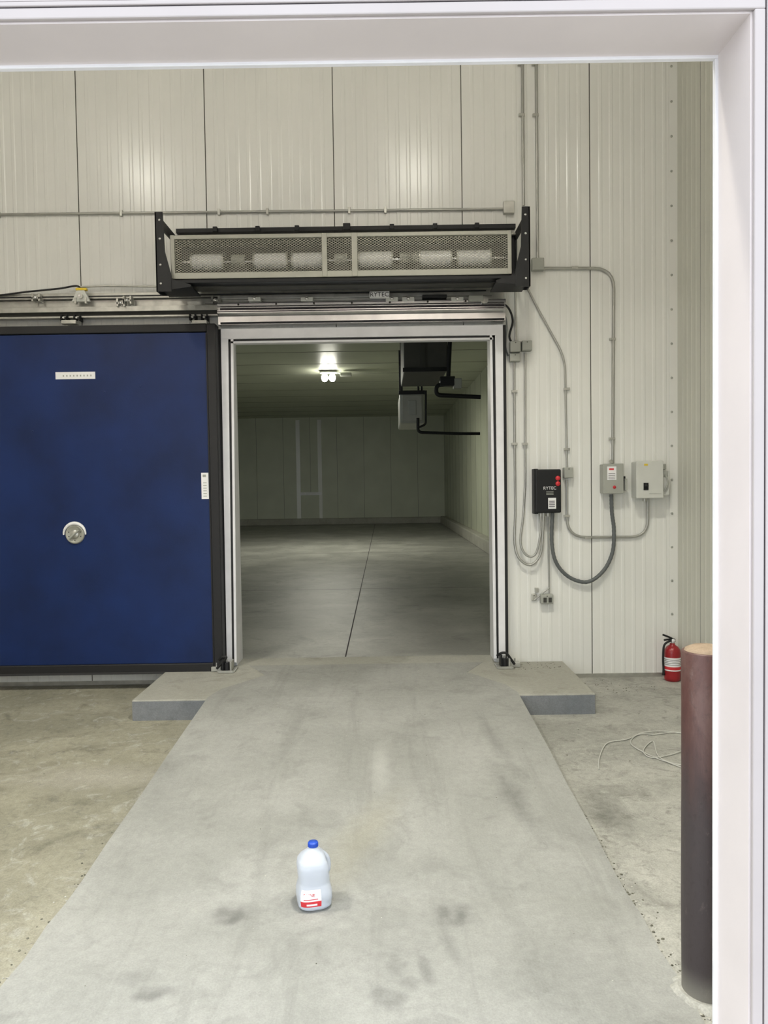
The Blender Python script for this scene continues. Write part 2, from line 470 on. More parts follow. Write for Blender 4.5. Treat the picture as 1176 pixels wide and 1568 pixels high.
b.box(SX1-.002, SX1+.003, LF+.01, D-.02, 0, SLAB-.012, 'bluegrey'); b.box(SX0-.003, SX0+.002, LF+.01, D-.02, 0, SLAB-.012, 'bluegrey')
# the troweled ramp surface feathers over the landing to the threshold
surf(b, [(D-.02, SLAB+.0005, OL+.12, OR-.12), (6.0, SLAB+.0008, RX0+.32, RX1-.3), (5.6, SLAB+.001, RX0+.05, RX1-.05), (LF+.05, SLAB+.001, RX0, RX1), (LF-.002, SLAB-.0008, RX0, RX1)], SLAB-.0035)
b.done()
def zr(y): return max(.009, SLAB - (LF-y)*(SLAB-.009)/(LF-2.95))
rows = [(LF-.0025, SLAB-.001, RX0, RX1)]
ys = [4.9, 4.4, 3.9, 3.4, 3.1, 2.95, 2.8, 2.6, 2.4, 2.2, Y1+.08]
for y in ys:
    w = 0.012*random.uniform(-1, 1) if y < 3.2 else .004*random.uniform(-1, 1)
    rows.append((y, zr(y), RX0+w, RX1-w))
b = B('concrete_ramp'); surf(b, rows, 0); b.done()

b = B('gravel_debris')
def chip(x, y, z, r, k):
    bm = bmesh.new(); bmesh.ops.create_icosphere(bm, subdivisions=1, radius=r)
    for v in bm.verts: v.co = Vector((v.co.x*random.uniform(.6, 1.5)+x, v.co.y*random.uniform(.6, 1.3)+y, max(0, v.co.z*random.uniform(.4, .8)+r*.3)+z))
    b.bm(bm, k)
for i in range(260):
    y = random.uniform(2.1, 3.7); s = random.choice((0, 1, 1))
    x = (RX0-abs(random.gauss(0, .025))) if s == 0 else (RX1+abs(random.gauss(0, .03)))
    chip(x, y, 0, random.uniform(.0015, .006), random.choice(('stone', 'stone2', 'stone')))
for i in range(140):
    x = random.uniform(-4, XR-.1); y = random.uniform(2.3, 6.2)
    if RX0 < x < RX1 or (SX0-.05 < x < SX1+.05 and y > LF-.05): continue
    chip(x, y, 0, random.uniform(.0015, .005), random.choice(('stone', 'stone2')))
for i in range(90):
    x = random.gauss(1.78, .16); y = random.gauss(6.05, .14)
    if y > 6.3 or x < SX1+.02: continue
    chip(x, y, 0, random.uniform(.002, .006), random.choice(('stone', 'stone2')))
for i in range(60):
    x = random.uniform(1.0, 1.45); y = random.uniform(6.05, 6.3)
    chip(x, y, SLAB, random.uniform(.002, .005), 'stone')
for i in range(40):
    x = random.uniform(RX0, RX1); y = random.uniform(5.4, 6.3)
    chip(x, y, SLAB, random.uniform(.0015, .004), random.choice(('stone', 'stone2')))
for i in range(60):
    x = random.uniform(RX0+.1, RX1-.1); y = random.uniform(2.3, 5.2)
    chip(x, y, zr(y), random.uniform(.0012, .003), random.choice(('stone', 'stone2')))
b.done()

# ------------------------------------------------ sliding blue door
DY0, DY1 = 6.17, 6.27
def zat(px, py, Y): return W(px, py, Y)[1]
dR = W(336, 760, DY0)[0]; dL = dR-2.75
dT = zat(160, 498, DY0); dB = zat(160, 1031, DY0)
bw = .075
b = B('sliding_door')
b.box(dL+bw, dR-bw, DY0, DY1, dB+bw, dT-bw+.005, 'blue', .004)
b.box(dR-bw, dR, DY0-.012, DY1+.01, dB, dT, 'black', .008)
b.box(dL, dL+bw, DY0-.012, DY1+.01, dB, dT, 'black', .008)
b.box(dL+bw, dR-bw, DY0-.012, DY1+.01, dT-bw+.01, dT, 'black', .008)
b.box(dL+bw, dR-bw, DY0-.012, DY1+.01, dB, dB+bw, 'black', .008)
b.prism([(DY0-.012, dB+.01), (DY0-.03, dB-.005), (DY1-.02, dB-.03), (DY1, dB+.01)], 'x', dL+.02, dR-.01, 'black')
b.box(dR-bw-.006, dR-bw+.004, DY0-.016, DY0, dB+bw, dT-bw, 'black', .002)
x0, z1 = W(85, 570, DY0); x1, z0 = W(146, 580, DY0)
b.box(x0, x1, DY0-.002, DY0+.001, z0, z1, 'label')
for i in range(9):
    xx = x0+.06+i*.028; b.box(xx, xx+.010, DY0-.003, DY0, z0+.020, z0+.034, 'greybox')
x0, z1 = W(308, 724, DY0); x1, z0 = W(320, 764, DY0)
b.box(x0, x1, DY0-.002, DY0+.001, z0, z1, 'label')
b.box(x0+.012, x1-.02, DY0-.003, DY0, z1-.035, z1-.015, 'greybox')
for i in range(6): b.box(x0+.015, x1-.016, DY0-.003, DY0, z0+.02+i*.022, z0+.026+i*.022, 'greybox')
hx, hz = W(115, 818, DY0)
b.lathe((hx, DY0, hz), [(.0, -.008), (.060, -.008), (.066, -.014), (.074, -.014), (.080, 0)], 'beige', 36, 'y')
arc = [(hx+.090*math.cos(t), DY0-.010, hz+.090*math.sin(t)) for t in [math.radians(-2+i*9.2) for i in range(21)]]
b.tube(arc, [.006+.009*math.sin(math.pi*i/20) for i in range(21)], 'label', 8)
b.lathe((hx, DY0-.008, hz), [(.0, -.014), (.030, -.014), (.036, -.008), (.038, 0)], 'galv', 20, 'y')
b.tube([(hx-.04, DY0-.024, hz-.035), (hx+.04, DY0-.024, hz+.035)], .009, 'greybox', 10)
for t in (20, 160, 200, 340, 270): b.lathe((hx+.052*math.cos(math.radians(t)), DY0-.008, hz+.052*math.sin(math.radians(t))), [(0, -.004), (.005, 0)], 'inner', 8, 'y')
for (px, py) in ((215, 592), (160, 600), (50, 660), (185, 690)):
    xx, zz = W(px, py, DY0); b.lathe((xx, DY0, zz), [(0, -.003), (.006, -.002), (.007, 0)], 'blue', 10, 'y')
b.done()

# ------------------------------------------------ door casing / seals
b = B('trim_door_casing')
def leanbar(xa0, xb0, xa1, xb1, z0, z1, y0, y1, k):
    vs = [(xa0, y0, z0), (xb0, y0, z0), (xb0, y1, z0), (xa0, y1, z0), (xa1, y0, z1), (xb1, y0, z1), (xb1, y1, z1), (xa1, y1, z1)]
    b.add(vs, [[0, 1, 2, 3], [4, 5, 6, 7], [0, 1, 5, 4], [1, 2, 6, 5], [2, 3, 7, 6], [3, 0, 4, 7]], k)
YC = D-.07
zt = zat(560, 500, YC); zt2 = zat(560, 516, YC)
def side(tops, bots, k, y0, y1, pt=502, pb=1000):
    a1 = W(tops[0], pt, y0)[0]; b1 = W(tops[1], pt, y0)[0]; a0 = W(bots[0], pb, y0)[0]; b0 = W(bots[1], pb, y0)[0]
    leanbar(a0, b0, a1, b1, SLAB+.04, zt, y0, y1, k)
side((338, 349), (347, 355), 'white', YC, WF)
side((349, 353.5), (355, 358.5), 'black', YC+.012, WF)
side((353, 357), (358.5, 362), 'white', YC+.005, WF)
side((333.5, 338.5), (341, 347.5), 'black', YC+.02, WF)
side((758, 770), (764, 774), 'white', YC, WF)
side((753, 758.5), (760, 764), 'black', YC+.012, WF)
side((750, 753.5), (756, 760.5), 'white', YC+.005, WF)
side((769.5, 774.5), (774, 778.5), 'black', YC+.02, WF)
xa = W(338, 502, YC)[0]; xb = W(770, 502, YC)[0]
b.box(xa, xb, YC-.001, WF, zt2, zt, 'white', .006)
b.box(xa+.06, xb-.06, YC+.012, WF, zt2-.02, zt2+.002, 'black')
b.box(xa+.08, xb-.08, YC+.005, WF, zt2-.035, zt2-.018, 'white')
b.done()

def guide(px, py, s):
    y = D-.20; x, z = W(px, py, y); b = B('door_floor_guide'); z = SLAB+.0005
    b.box(x-.07, x+.07, y-.06, y+.10, z, z+.012, 'galv', .002)
    b.box(x-.035, x-.02, y-.05, y+.05, z+.01, z+.11, 'blackp', .003); b.box(x+.03, x+.045, y-.05, y+.05, z+.01, z+.09, 'galv', .003)
    b.cyl((x, y-.01, z+.012), (x, y-.01, z+.075), .028, 'black'); b.cyl((x, y-.01, z+.075), (x, y-.01, z+.1), .008, 'alu', 10)
    b.tube(fillet([(x-.06, y-.02, z+.10), (x-.03, y-.05, z+.13), (x+.01, y-.05, z+.13), (x+.08*s, y-.03, z+.03)], .02), .011, 'black', 8)
    b.box(x+.05*s, x+.13*s, y-.02, y+.05, z, z+.04, 'galv', .004); b.cyl((x+.09*s, y+.01, z+.04), (x+.09*s, y+.01, z+.07), .007, 'alu', 8)
    b.box(x-.06, x+.06, y-.072, y-.062, z, z+.02, 'galv', .002)
    b.done()
guide(348, 1018, -1); guide(772, 1012, 1)

# ------------------------------------------------ track assembly
b = B('door_track')
TX0 = -4.25; TX1 = W(773, 480, 6.25)[0]; TXm = W(335, 480, 6.25)[0]
zA = zat(560, 492, 6.2); zB = zat(560, 462, 6.2)
zu = zat(150, 455, 6.3); zl = zat(150, 474, 6.3)
b.box(TX0, TX1, D-.03, WF, zl-.03, zu+.04, 'galv', .003)
b.box(TX0, TXm+.4, D-.10, D-.03, zl-.005, zl+.006, 'alu'); b.box(TX0, TXm+.4, D-.105, D-.097, zl-.03, zl+.012, 'galv', .002)
b.box(TX0, TXm+.2, D-.10, D-.03, zl-.075, zl-.063, 'galv'); b.box(TX0, TXm+.2, D-.06, D-.05, zl-.075, zl-.005, 'inner')
b.box(TX0, TXm+.3, D-.05, D-.03, zu-.02, zu-.012, 'inner')
prof = [(WF, zB+.02), (D-.12, zB+.02), (D-.15, zB+.005), (D-.15, zB-.018), (D-.135, zB-.026), (D-.135, zB-.045), (D-.16, zB-.055), (D-.16, zB-.078), (D-.13, zB-.10), (D-.13, zA-.005), (WF, zA-.005)]
b.prism(prof, 'x', TXm, TX1, 'alu')
b.box(TXm, TX1-.02, D-.165, D-.158, zB-.07, zB-.064, 'gap'); b.box(TXm-.1, TX1, D-.152, D-.145, zB+.0, zB+.004, 'gap')
b.box(TXm+.02, TX1-.01, D-.138, D-.126, zA-.002, zA+.012, 'blackp'); b.box(TXm+.02, TX1-.01, D-.145, D-.126, zB-.044, zB-.034, 'gap')
zz = zat(560, 452, 6.3)
b.box(TXm, TX1-.1, D-.07, WF, zz-.02, zz+.01, 'galv', .003); b.box(TX0, TX1-.15, D-.085, D-.07, zz+.012, zz+.02, 'blackp')
for i in range(7):
    x = W(365+i*58, 470, 6.2)[0]
    b.lathe((x, D-.151, zB-.008), [(0, -.006), (.008, -.004), (.009, 0)], 'inner', 8, 'y')
def hanger(px, py, tag=False):
    x, z = W(px, py, D-.1)
    b.prism([(x-.075, z-.05), (x+.075, z-.05), (x+.03, z+.04), (x-.03, z+.04)], 'y', D-.12, D-.09, 'lgrey')
    b.cyl((x, D-.14, z-.01), (x, D-.09, z-.01), .022, 'galv', 16); b.cyl((x, D-.15, z-.01), (x, D-.13, z-.01), .01, 'alu', 8)
    b.box(x-.05, x-.035, D-.13, D-.1, z-.07, z-.02, 'galv'); b.box(x+.035, x+.05, D-.13, D-.1, z-.07, z-.02, 'galv')
    if tag: b.box(x-.04, x+.05, D-.125, D-.09, z+.04, z+.06, 'yellow', .004)
hanger(125, 453, True)
def clip(px, py, k='galv', s=1):
    x, z = W(px, py, D-.12)
    b.box(x-.035*s, x-.02*s, D-.13, D-.06, z-.03*s, z+.035*s, k, .002); b.box(x+.02*s, x+.035*s, D-.13, D-.06, z-.03*s, z+.035*s, k, .002)
    b.box(x-.035*s, x+.035*s, D-.13, D-.115, z-.01, z+.005, k); b.lathe((x, D-.131, z), [(0, -.01), (.012*s, -.008), (.014*s, 0)], 'alu', 12, 'y')
for p in ((55, 456), (195, 460), (330, 460), (185, 464)): clip(*p)
for p in ((98, 487), (118, 487), (295, 486), (313, 486)): clip(p[0], p[1], 'blackp', .8)
for px in (110, 308):
    x, z = W(px, 489, D-.1); b.box(x-.06, x+.06, DY0+.01, DY1-.02, z-.05, z-.02, 'galv', .003)
for px in (390, 470, 600, 625, 700):
    x, z = W(px, 458, D-.14); b.box(x-.05, x+.05, D-.16, D-.1, z-.02, z+.012, 'lgrey', .003); b.lathe((x, D-.16, z), [(0, -.012), (.012, -.01), (.016, 0)], 'alu', 12, 'y')
x, z = W(735, 460, D-.12)
b.box(x-.1, x+.02, D-.19, D-.1, z-.02, z+.025, 'greybox', .006); b.cyl((x+.03, D-.18, z-.01), (x+.03, D-.12, z-.01), .03, 'galv')
x, z = W(665, 457, D-.12); b.box(x-.1, x+.1, D-.17, D-.1, z-.004, z+.02, 'blackp', .003)
b.tube(catmull([P3(750, 462, D-.12), P3(775, 468, D-.12), P3(785, 490, D-.06), P3(780, 515, D-.03), P3(786, 528, D-.02)]), .009, 'black', 8)
b.tube(catmull([P3(755, 468, D-.1), P3(772, 482, D-.1), P3(776, 500, D-.06), P3(774, 530, D-.02), P3(778, 545, D-.02)]), .007, 'flex', 8)
b.tube(catmull([P3(-60, 456, D-.05), P3(0, 452, D-.05), P3(40, 447, D-.05), P3(90, 442, D-.05), P3(118, 438, D-.05), P3(126, 448, D-.08)]), .008, 'black', 8)
b.tube(catmull([P3(118, 440, D-.05), P3(160, 438, D-.04), P3(240, 439, D-.04)]), .008, 'galv', 8)
trk = b.done()
x, z = W(581, 451, D-.17)
b = B('track_label'); b.box(x-.08, x+.08, D-.168, D-.10, z-.025, z+.025, 'label'); o = b.done(trk)
text('RYTEC', (x, D-.169, z), .052, 'gap', trk)

# ------------------------------------------------ air curtain
b = B('air_curtain')
AY = 5.80; AD = .30
ax0, az0 = W(262, 427, AY); ax1, az1 = W(783, 349, AY); az1 = zat(522, 357, AY); az0 = zat(522, 424, AY)
fw = .038
b.box(ax0, ax1, AY-.01, AY+.02, az0, az0+fw*1.2, 'beige', .004); b.box(ax0, ax1, AY-.01, AY+.02, az1-fw*.8, az1, 'beige', .004)
for px, w in ((265, .03), (497, .04), (543, .045), (780, .03)):
    x = W(px, 390, AY)[0]; b.box(x-w/2, x+w/2, AY-.014, AY+.02, az0, az1, 'beige', .004)
b.box(ax0, ax1, AY, AY+AD, az1-.01, az1, 'beige'); b.box(ax0, ax1, AY+AD-.03, AY+AD, az0, az1, 'innerm')
b.box(ax0, ax0+.015, AY, AY+AD, az0, az1, 'beige'); b.box(ax1-.015, ax1, AY, AY+AD, az0, az1, 'beige')
b.prism([(AY, az0), (AY+AD, az0), (AY+AD-.04, az0-.03), (AY+.06, az0-.03)], 'x', ax0+.03, ax1-.03, 'blackp')
b.box(ax0+.1, ax1-.1, AY+.10, AY+.2, az0-.038, az0-.028, 'inner')
def lattice(x0, x1, z0, z1):
    px_, sl = .030, .62
    h = (z1-z0); run = h/sl
    for sgn in (1, -1):
        t = x0-run
        while t < x1+run:
            a = t; c = t+sgn*run
            lo, hi = 0.0, 1.0
            u0 = (x0-a)/(c-a); u1 = (x1-a)/(c-a)
            if u0 > u1: u0, u1 = u1, u0
            lo = max(lo, u0); hi = min(hi, u1)
            if hi > lo+.001:
                w = .0023
                p, q = (a+(c-a)*lo, z0+h*lo), (a+(c-a)*hi, z0+h*hi)
                y = AY+(.002 if sgn > 0 else .004)
                b.add([(p[0], y, p[1]-w), (q[0], y, q[1]-w), (q[0], y, q[1]+w), (p[0], y, p[1]+w)], [[0, 1, 2, 3]], 'mesh')
            t += px_
lattice(ax0+.02, ax1-.02, az0+.02, az1-.02)
for (a, c) in ((295, 343), (390, 440), (448, 497), (550, 600), (642, 690), (700, 750)):
    x0, z = W(a, 395, AY+.1); x1, _ = W(c, 395, AY+.1)
    zc = (az0+az1)/2-.01
    b.cyl((x0, AY+.10, zc), (x1, AY+.10, zc), .060, 'roller')
    for xe in (x0, x1): b.cyl((xe-.006, AY+.10, zc), (xe+.006, AY+.10, zc), .070, 'galv')
for px in (365, 522, 622, 632):
    x, z = W(px, 395, AY+.1); zc = (az0+az1)/2
    b.cyl((x-.05, AY+.11, zc), (x+.05, AY+.11, zc), .045, 'greybox'); b.box(x-.07, x+.07, AY+.10, AY+.26, az0+.01, zc-.04, 'inner', .004)
b.cyl((ax0+.02, AY+.10, (az0+az1)/2-.01), (ax1-.02, AY+.10, (az0+az1)/2-.01), .012, 'alu', 10)
tz = zat(812, 316, 5.74); bz = zat(812, 438, 5.74); bz2 = zat(522, 440, D)
for s, pxo in ((-1, 238), (1, 812)):
    xo = W(pxo, 385, 5.74)[0]
    xi = xo - s*.012; lo_, hi_ = min(xo, xi), max(xo, xi)
    b.prism([(xo, bz), (xo, tz), (xo-s*.06, tz), (xo-s*.07, bz+.30), (xo-s*.115, bz+.12), (xo-s*.115, bz)], 'y', 5.74, 5.752, 'blackp')
    b.box(xo, xi, 5.74, 5.86, bz, tz, 'blackp', .002)
    b.prism([(5.80, tz), (WF, tz), (WF, tz-.07), (5.86, tz-.08), (5.86, tz-.15)], 'x', lo_, hi_, 'blackp')
    b.prism([(5.86, bz), (6.05, bz+.05), (WF, bz2), (WF, bz2+.07), (5.98, bz+.14), (5.86, bz+.22)], 'x', lo_, hi_, 'blackp')
    b.box(xo, xi, D-.06, WF, bz2, tz, 'blackp', .002)
    b.box(xo, xo-s*.06, D-.012, WF, bz2, tz, 'blackp')
    b.prism([(xo-s*.0, bz), (xo-s*.26, bz+.035), (xo-s*.26, bz+.05), (xo-s*.1, bz+.10), (xo, bz+.1)], 'y', 5.745, 5.757, 'blackp')
    b.box(xo-s*.01, xo-s*.26, 5.75, 6.05, bz+.035, bz+.048, 'blackp')
    for zz in (tz-.06, tz-.2, bz+.06, bz+.2): b.lathe((xo-s*.035, 5.74, zz), [(0, -.008), (.009, -.006), (.01, 0)], 'alu', 8, 'y')
xo0 = W(238, 385, 5.74)[0]; xo1 = W(812, 385, 5.74)[0]
zt_ = zat(540, 350, D-.05)
b.box(xo0+.01, xo1-.01, D-.06, WF, zt_-.018, zt_+.018, 'blackp', .003)
b.box(xo0+.01, xo1-.01, D-.06, D-.03, zt_-.07, zt_-.055, 'beige')
b.box(xo0+.1, xo1-.1, AY-.0, AY+.05, az0-.030, az0-.003, 'blackp', .003)
for px in (395, 531, 666, 330, 455, 600, 730):
    x, z = W(px, 350, D-.06); hh = .03 if px == 531 else .018; b.box(x-hh, x+hh, D-.09, D-.05, zt_-.02, zt_+hh+.004, 'blackp', .004)
b.box(ax0-.12, ax0+.01, AY+.02, AY+.25, az0-.02, az0+.02, 'blackp'); b.box(ax1-.01, ax1+.12, AY+.02, AY+.25, az0-.02, az0+.02, 'blackp')
b.done()

# ------------------------------------------------ conduits
cy = D-.018
b = B('electrical_conduit')
def run(pts, r=.0105, k='conduit', fr=.06, y=cy):
    b.tube(fillet([P3(p[0], p[1], y) for p in pts], fr), r, k, 10)
def strap(px, py, horizontal=False):
    x, z = W(px, py, D)
    if horizontal: b.box(x-.01, x+.01, D-.032, WF, z-.03, z+.02, 'galv', .002)
    else: b.box(x-.03, x+.02, D-.032, WF, z-.01, z+.01, 'galv', .002)
xt = W(800, 200, D)[0]
x2 = W(821, 200, D)[0]
for xq, ze in ((xt, zat(802, 316, D)), (x2, zat(822, 398, D))):
    b.tube([(xq, cy, ZC-.01), (xq, cy, ze)], .0125, 'conduit', 10)
for px, py in ((799, 178), (820, 178), (798, 100), (819, 100)): strap(px, py)
b.tube([P3(-40, 329, cy), P3(772, 320, cy)], .0105, 'conduit', 10)
for px in (187, 336, 410, 535, 590, 0): strap(px, 329-px*.0115, True)
x, z = W(778, 320, D); b.box(x-.045, x+.045, D-.05, WF, z-.05, z+.05, 'galv', .004)
x, z = W(822, 407, D); b.box(x-.05, x+.05, D-.06, WF, z-.05, z+.05, 'greybox', .005)
run([(830, 411), (940, 411), (938, 711)], .0125, fr=.17)
for p in ((880, 411), (938, 520), (937, 672)): strap(p[0], p[1])
run([(806, 438), (822, 470), (865, 548), (868, 718)], .009, fr=.12)
for p in ((868, 596), (868, 688)): strap(*p)
run([(789, 440), (790, 528)], .009)
run([(787, 555), (789, 790)], .0105); run([(804, 540), (804, 745)], .0105)
for p in ((788, 680), (804, 680), (788, 600)): strap(*p)
def flex(pts, r, k='flex'):
    c = catmull([P3(*p) for p in pts], 10); rr = [r*(1+.12*(i % 2)) for i in range(len(c))]; b.tube(c, rr, k, 10)
flex([(789, 785, cy), (788, 830, cy-.01), (795, 855, cy-.03), (812, 865, cy-.04), (827, 850, cy-.05), (831, 820, cy-.06), (832, 785, cy-.06)], .010, 'conduit')
flex([(804, 742, cy), (801, 790, cy-.01), (797, 830, cy-.03), (806, 850, cy-.04), (820, 848, cy-.05), (828, 815, cy-.06), (828, 785, cy-.06)], .009, 'conduit')
flex([(846, 785, cy-.06), (845, 830, cy-.05), (852, 862, cy-.04), (872, 884, cy-.03), (900, 891, cy-.03), (924, 874, cy-.03), (938, 845, cy-.03), (940, 810, cy-.03), (937, 785, cy-.04), (936, 757, cy-.05)], .015)
run([(839, 785), (841, 908)], .008)
run([(868, 735), (868, 823), (992, 822), (992, 762)], .011, fr=.17)
for p in ((900, 823), (868, 790)): strap(*p)
b.done()

b = B('junction_box')
def jb(px0, py0, px1, py1, d, k='greybox'):
    x0, z1 = W(px0, py0, D); x1, z0 = W(px1, py1, D); b.box(x0, x1, D-d, WF, z0, z1, k, .005)
    b.box(x0+.004, x1-.004, D-d-.004, D-d, z0+.004, z1-.004, k, .002)
    b.lathe(((x0+x1)/2, D-d-.004, z1-.014), [(0, -.003), (.005, 0)], 'inner', 8, 'y')
jb(779, 525, 795, 541, .08); jb(779, 543, 795, 555, .06); jb(797, 524, 812, 539, .08); b.done()
b = B('junction_box'); jb(861, 716, 875, 732, .07); b.done()
b = B('wall_outlet_box')
jb(826, 909, 845, 923, .06); jb(813, 909, 821, 919, .02, 'galv'); x0, z0 = W(836, 917, D)
b.box(x0-.035, x0-.008, D-.068, D-.06, z0-.02, z0+.02, 'inner'); b.box(x0+.008, x0+.035, D-.068, D-.06, z0-.02, z0+.02, 'inner')
b.tube([P3(818, 919, D-.02), P3(841, 900, D-.03)], .006, 'conduit', 8); x0, z0 = W(822, 903, D)
b.box(x0-.02, x0+.01, D-.03, WF, z0-.02, z0+.02, 'galv', .003); b.done()

b = B('door_controller')
x0, z1 = W(818, 719, D-.1); x1, z0 = W(858, 785, D-.1); yd = D-.14
b.box(x0, x1, yd, D-.02, z0, z1, 'blackp', .012, 3); b.box(x0+.01, x1-.01, D-.03, WF, z0+.02, z1-.02, 'inner')
b.box(x0-.006, x0+.03, yd+.02, D-.02, z0-.008, z1+.006, 'blackp', .006)
b.box(x0+.105, x1-.045, yd-.003, yd+.001, z0+.035, z0+.125, 'label')
for i in range(4): b.box(x0+.112, x1-.055, yd-.004, yd, z0+.05+i*.015, z0+.056+i*.015, 'gap')
b.lathe((x1-.028, yd, z1-.075), [(0, -.010), (.018, -.008), (.02, 0)], 'redl', 16, 'y')
b.lathe((x1-.028, yd, z1-.120), [(0, -.010), (.018, -.008), (.02, 0)], 'redl', 16, 'y')
for i in range(3): b.box(x0+.09, x0+.15, yd-.003, yd, z0+.15+i*.012, z0+.154+i*.012, 'greybox')
for px in (828, 832, 839, 846):
    xx = W(px, 785, D-.07)[0]; b.cyl((xx, D-.075, z0-.03), (xx, D-.075, z0+.005), .014, 'galv', 12)
ctl = b.done()
text('RYTEC', ((x0+x1)/2+.012, yd-.002, z0+.205), .036, 'label', ctl)

b = B('disconnect_switch')
x0, z1 = W(922, 711, D-.08); x1, z0 = W(952, 755, D-.08); yd = D-.12
b.box(x0, x1, yd+.012, WF, z0, z1, 'greybox', .006); b.box(x0-.004, x1+.004, yd, yd+.014, z0-.002, z1+.004, 'greybox', .004)
b.box(x0+.03, x0+.105, yd-.003, yd+.001, z0+.11, z1-.02, 'label'); b.box(x0+.045, x0+.085, yd-.004, yd, z1-.05, z1-.035, 'redl')
for i in range(4): b.box(x0+.04, x0+.095, yd-.004, yd, z0+.118+i*.014, z0+.122+i*.014, 'inner')
b.lathe((x0+.09, yd, z0+.05), [(0, -.008), (.012, -.006), (.014, 0)], 'redl', 12, 'y')
b.box(x1, x1+.03, yd+.03, yd+.06, z0+.1, z0+.14, 'blackp', .004); b.box(x1+.015, x1+.032, yd-.01, yd+.05, z0+.02, z0+.12, 'greybox', .004)
b.cyl(((x0+x1)/2, D-.05, z0-.03), ((x0+x1)/2, D-.05, z0+.01), .018, 'galv', 12); b.cyl((x0+.09, D-.05, z1), (x0+.09, D-.02, z1+.03), .016, 'galv', 12)
b.done()
b = B('control_panel_box')
x0, z1 = W(972, 707, D-.1); x1, z0 = W(1012, 762, D-.1); yd = D-.15
b.box(x0, x1, yd+.014, WF, z0, z1, 'lgrey', .008); b.box(x0-.004, x1+.004, yd, yd+.016, z0-.003, z1+.004, 'lgrey', .006)
b.lathe((x0+.075, yd, z0+.10), [(0, -.02), (.016, -.018), (.018, 0)], 'blackp', 16, 'y'); b.box(x0+.055, x0+.095, yd-.003, yd, z0+.065, z0+.125, 'blackp')
b.box(x0+.06, x0+.09, yd-.003, yd, z1-.035, z1-.02, 'yellow')
b.box(x0+.1, x0+.2, yd-.003, yd, z0+.035, z0+.037, 'greybox')
b.box(x1, x1+.07, D-.11, D-.03, z0+.02, z1-.08, 'lgrey', .008); b.box(x1+.01, x1+.055, D-.115, D-.1, z1-.13, z1-.08, 'greybox', .004)
b.box(x1, x1+.055, D-.08, WF, z1-.07, z1-.02, 'greybox', .008)
b.tube(catmull([(x1+.02, D-.125, z0+.05), (x1+.045, D-.13, z0+.12), (x1+.03, D-.13, z0+.19)]), .007, 'greybox', 8)
b.cyl(((x0+x1)/2-.01, D-.05, z0-.03), ((x0+x1)/2-.01, D-.05, z0+.01), .018, 'galv', 12)
b.done()

# ------------------------------------------------ fire extinguisher
b = B('fire_extinguisher')
ex = W(1031, 1020, 6.2)[0]; ey = 6.22
b.lathe((ex, ey, 0), [(0, .0), (.055, .0), (.064, .01), (.066, .03), (.066, .235), (.062, .26), (.045, .285), (.022, .30), (.02, .315), (0, .316)], 'red', 32)
b.lathe((ex, ey, 0), [(.0668, .09), (.0668, .2)], 'label', 32)
b.lathe((ex, ey, 0), [(.067, .1), (.067, .125)], 'redl', 32)
for i in range(4): b.lathe((ex, ey, 0), [(.0671, .14+i*.014), (.0671, .144+i*.014)], 'inner', 32)
b.cyl((ex, ey, .3), (ex, ey, .34), .018, 'alu', 16); b.box(ex-.02, ex+.02, ey-.018, ey+.018, .325, .352, 'blackp', .004)
b.lathe((ex, ey-.018, .338), [(0, -.008), (.014, -.007), (.015, 0)], 'label', 12, 'y')
b.tube(catmull([(ex+.0, ey, .35), (ex-.03, ey, .365), (ex-.08, ey, .385)]), .008, 'blackp', 8)
b.tube(catmull([(ex+.0, ey, .342), (ex-.03, ey, .345), (ex-.07, ey, .34)]), .008, 'blackp', 8)
b.tube(catmull([(ex+.015, ey, .34), (ex-.03, ey-.02, .335), (ex-.075, ey-.02, .30), (ex-.085, ey-.02, .2), (ex-.078, ey-.01, .10)]), .009, 'black', 10)
b.lathe((ex-.078, ey-.01, .05), [(.008, .06), (.010, .02), (.014, 0), (.0, 0)], 'black', 12)
b.done()

# ------------------------------------------------ bollard
rust, nt, p = newmat('bollard_rust')
tc = nt.nodes.new('ShaderNodeTexCoord'); V = tc.outputs['Object']
sx = nt.nodes.new('ShaderNodeSeparateXYZ'); nt.links.new(V, sx.inputs[0])
n1 = noise(nt, scalevec(nt, V, (1, 1, .35)), 9, 7, .65, .6)
c = mixcol(nt, maprange(nt, n1, .35, .7, 0, 1, True), (.085, .036, .031, 1), (.13, .075, .065, 1))
hz_ = math_(nt, 'ADD', sx.outputs[2], math_(nt, 'MULTIPLY', n1, .5))
c = mixcol(nt, maprange(nt, hz_, .75, 1.2, 1, 0, True), c, (.055, .044, .045, 1))
n2 = noise(nt, scalevec(nt, V, (1, 1, .4)), 22, 6, .75, .3)
c = mixcol(nt, maprange(nt, n2, .56, .72, 0, .4, True), c, (.22, .18, .165, 1))
n3 = noise(nt, scalevec(nt, V, (1, 1, .7)), 60, 4, .7, .3)
c = mixcol(nt, maprange(nt, n3, .5, .75, 0, .4, True), c, (.03, .02, .02, 1))
c = mixcol(nt, maprange(nt, sx.outputs[2], 0, .12, .8, 0, True), c, (.26, .25, .21, 1))
nt.links.new(c, p.inputs['Base Color']); p.inputs['Roughness'].default_value = .5; p.inputs['Metallic'].default_value = .1
bp = nt.nodes.new('ShaderNodeBump'); bp.inputs['Strength'].default_value = .35; bp.inputs['Distance'].default_value = .004
nt.links.new(n2, bp.inputs['Height']); nt.links.new(bp.outputs[0], p.inputs['Normal'])
M['bollcap'] = concrete('bollard_cap_concrete', (.30, .225, .155, 1), (.18, .12, .085, 1), (.38, .30, .22, 1))
bxl, byl = G(1046, 1522, 0); br = .075; bx = bxl+br; by = byl
bh = zat(1068, 996, by)
b = B('bollard')
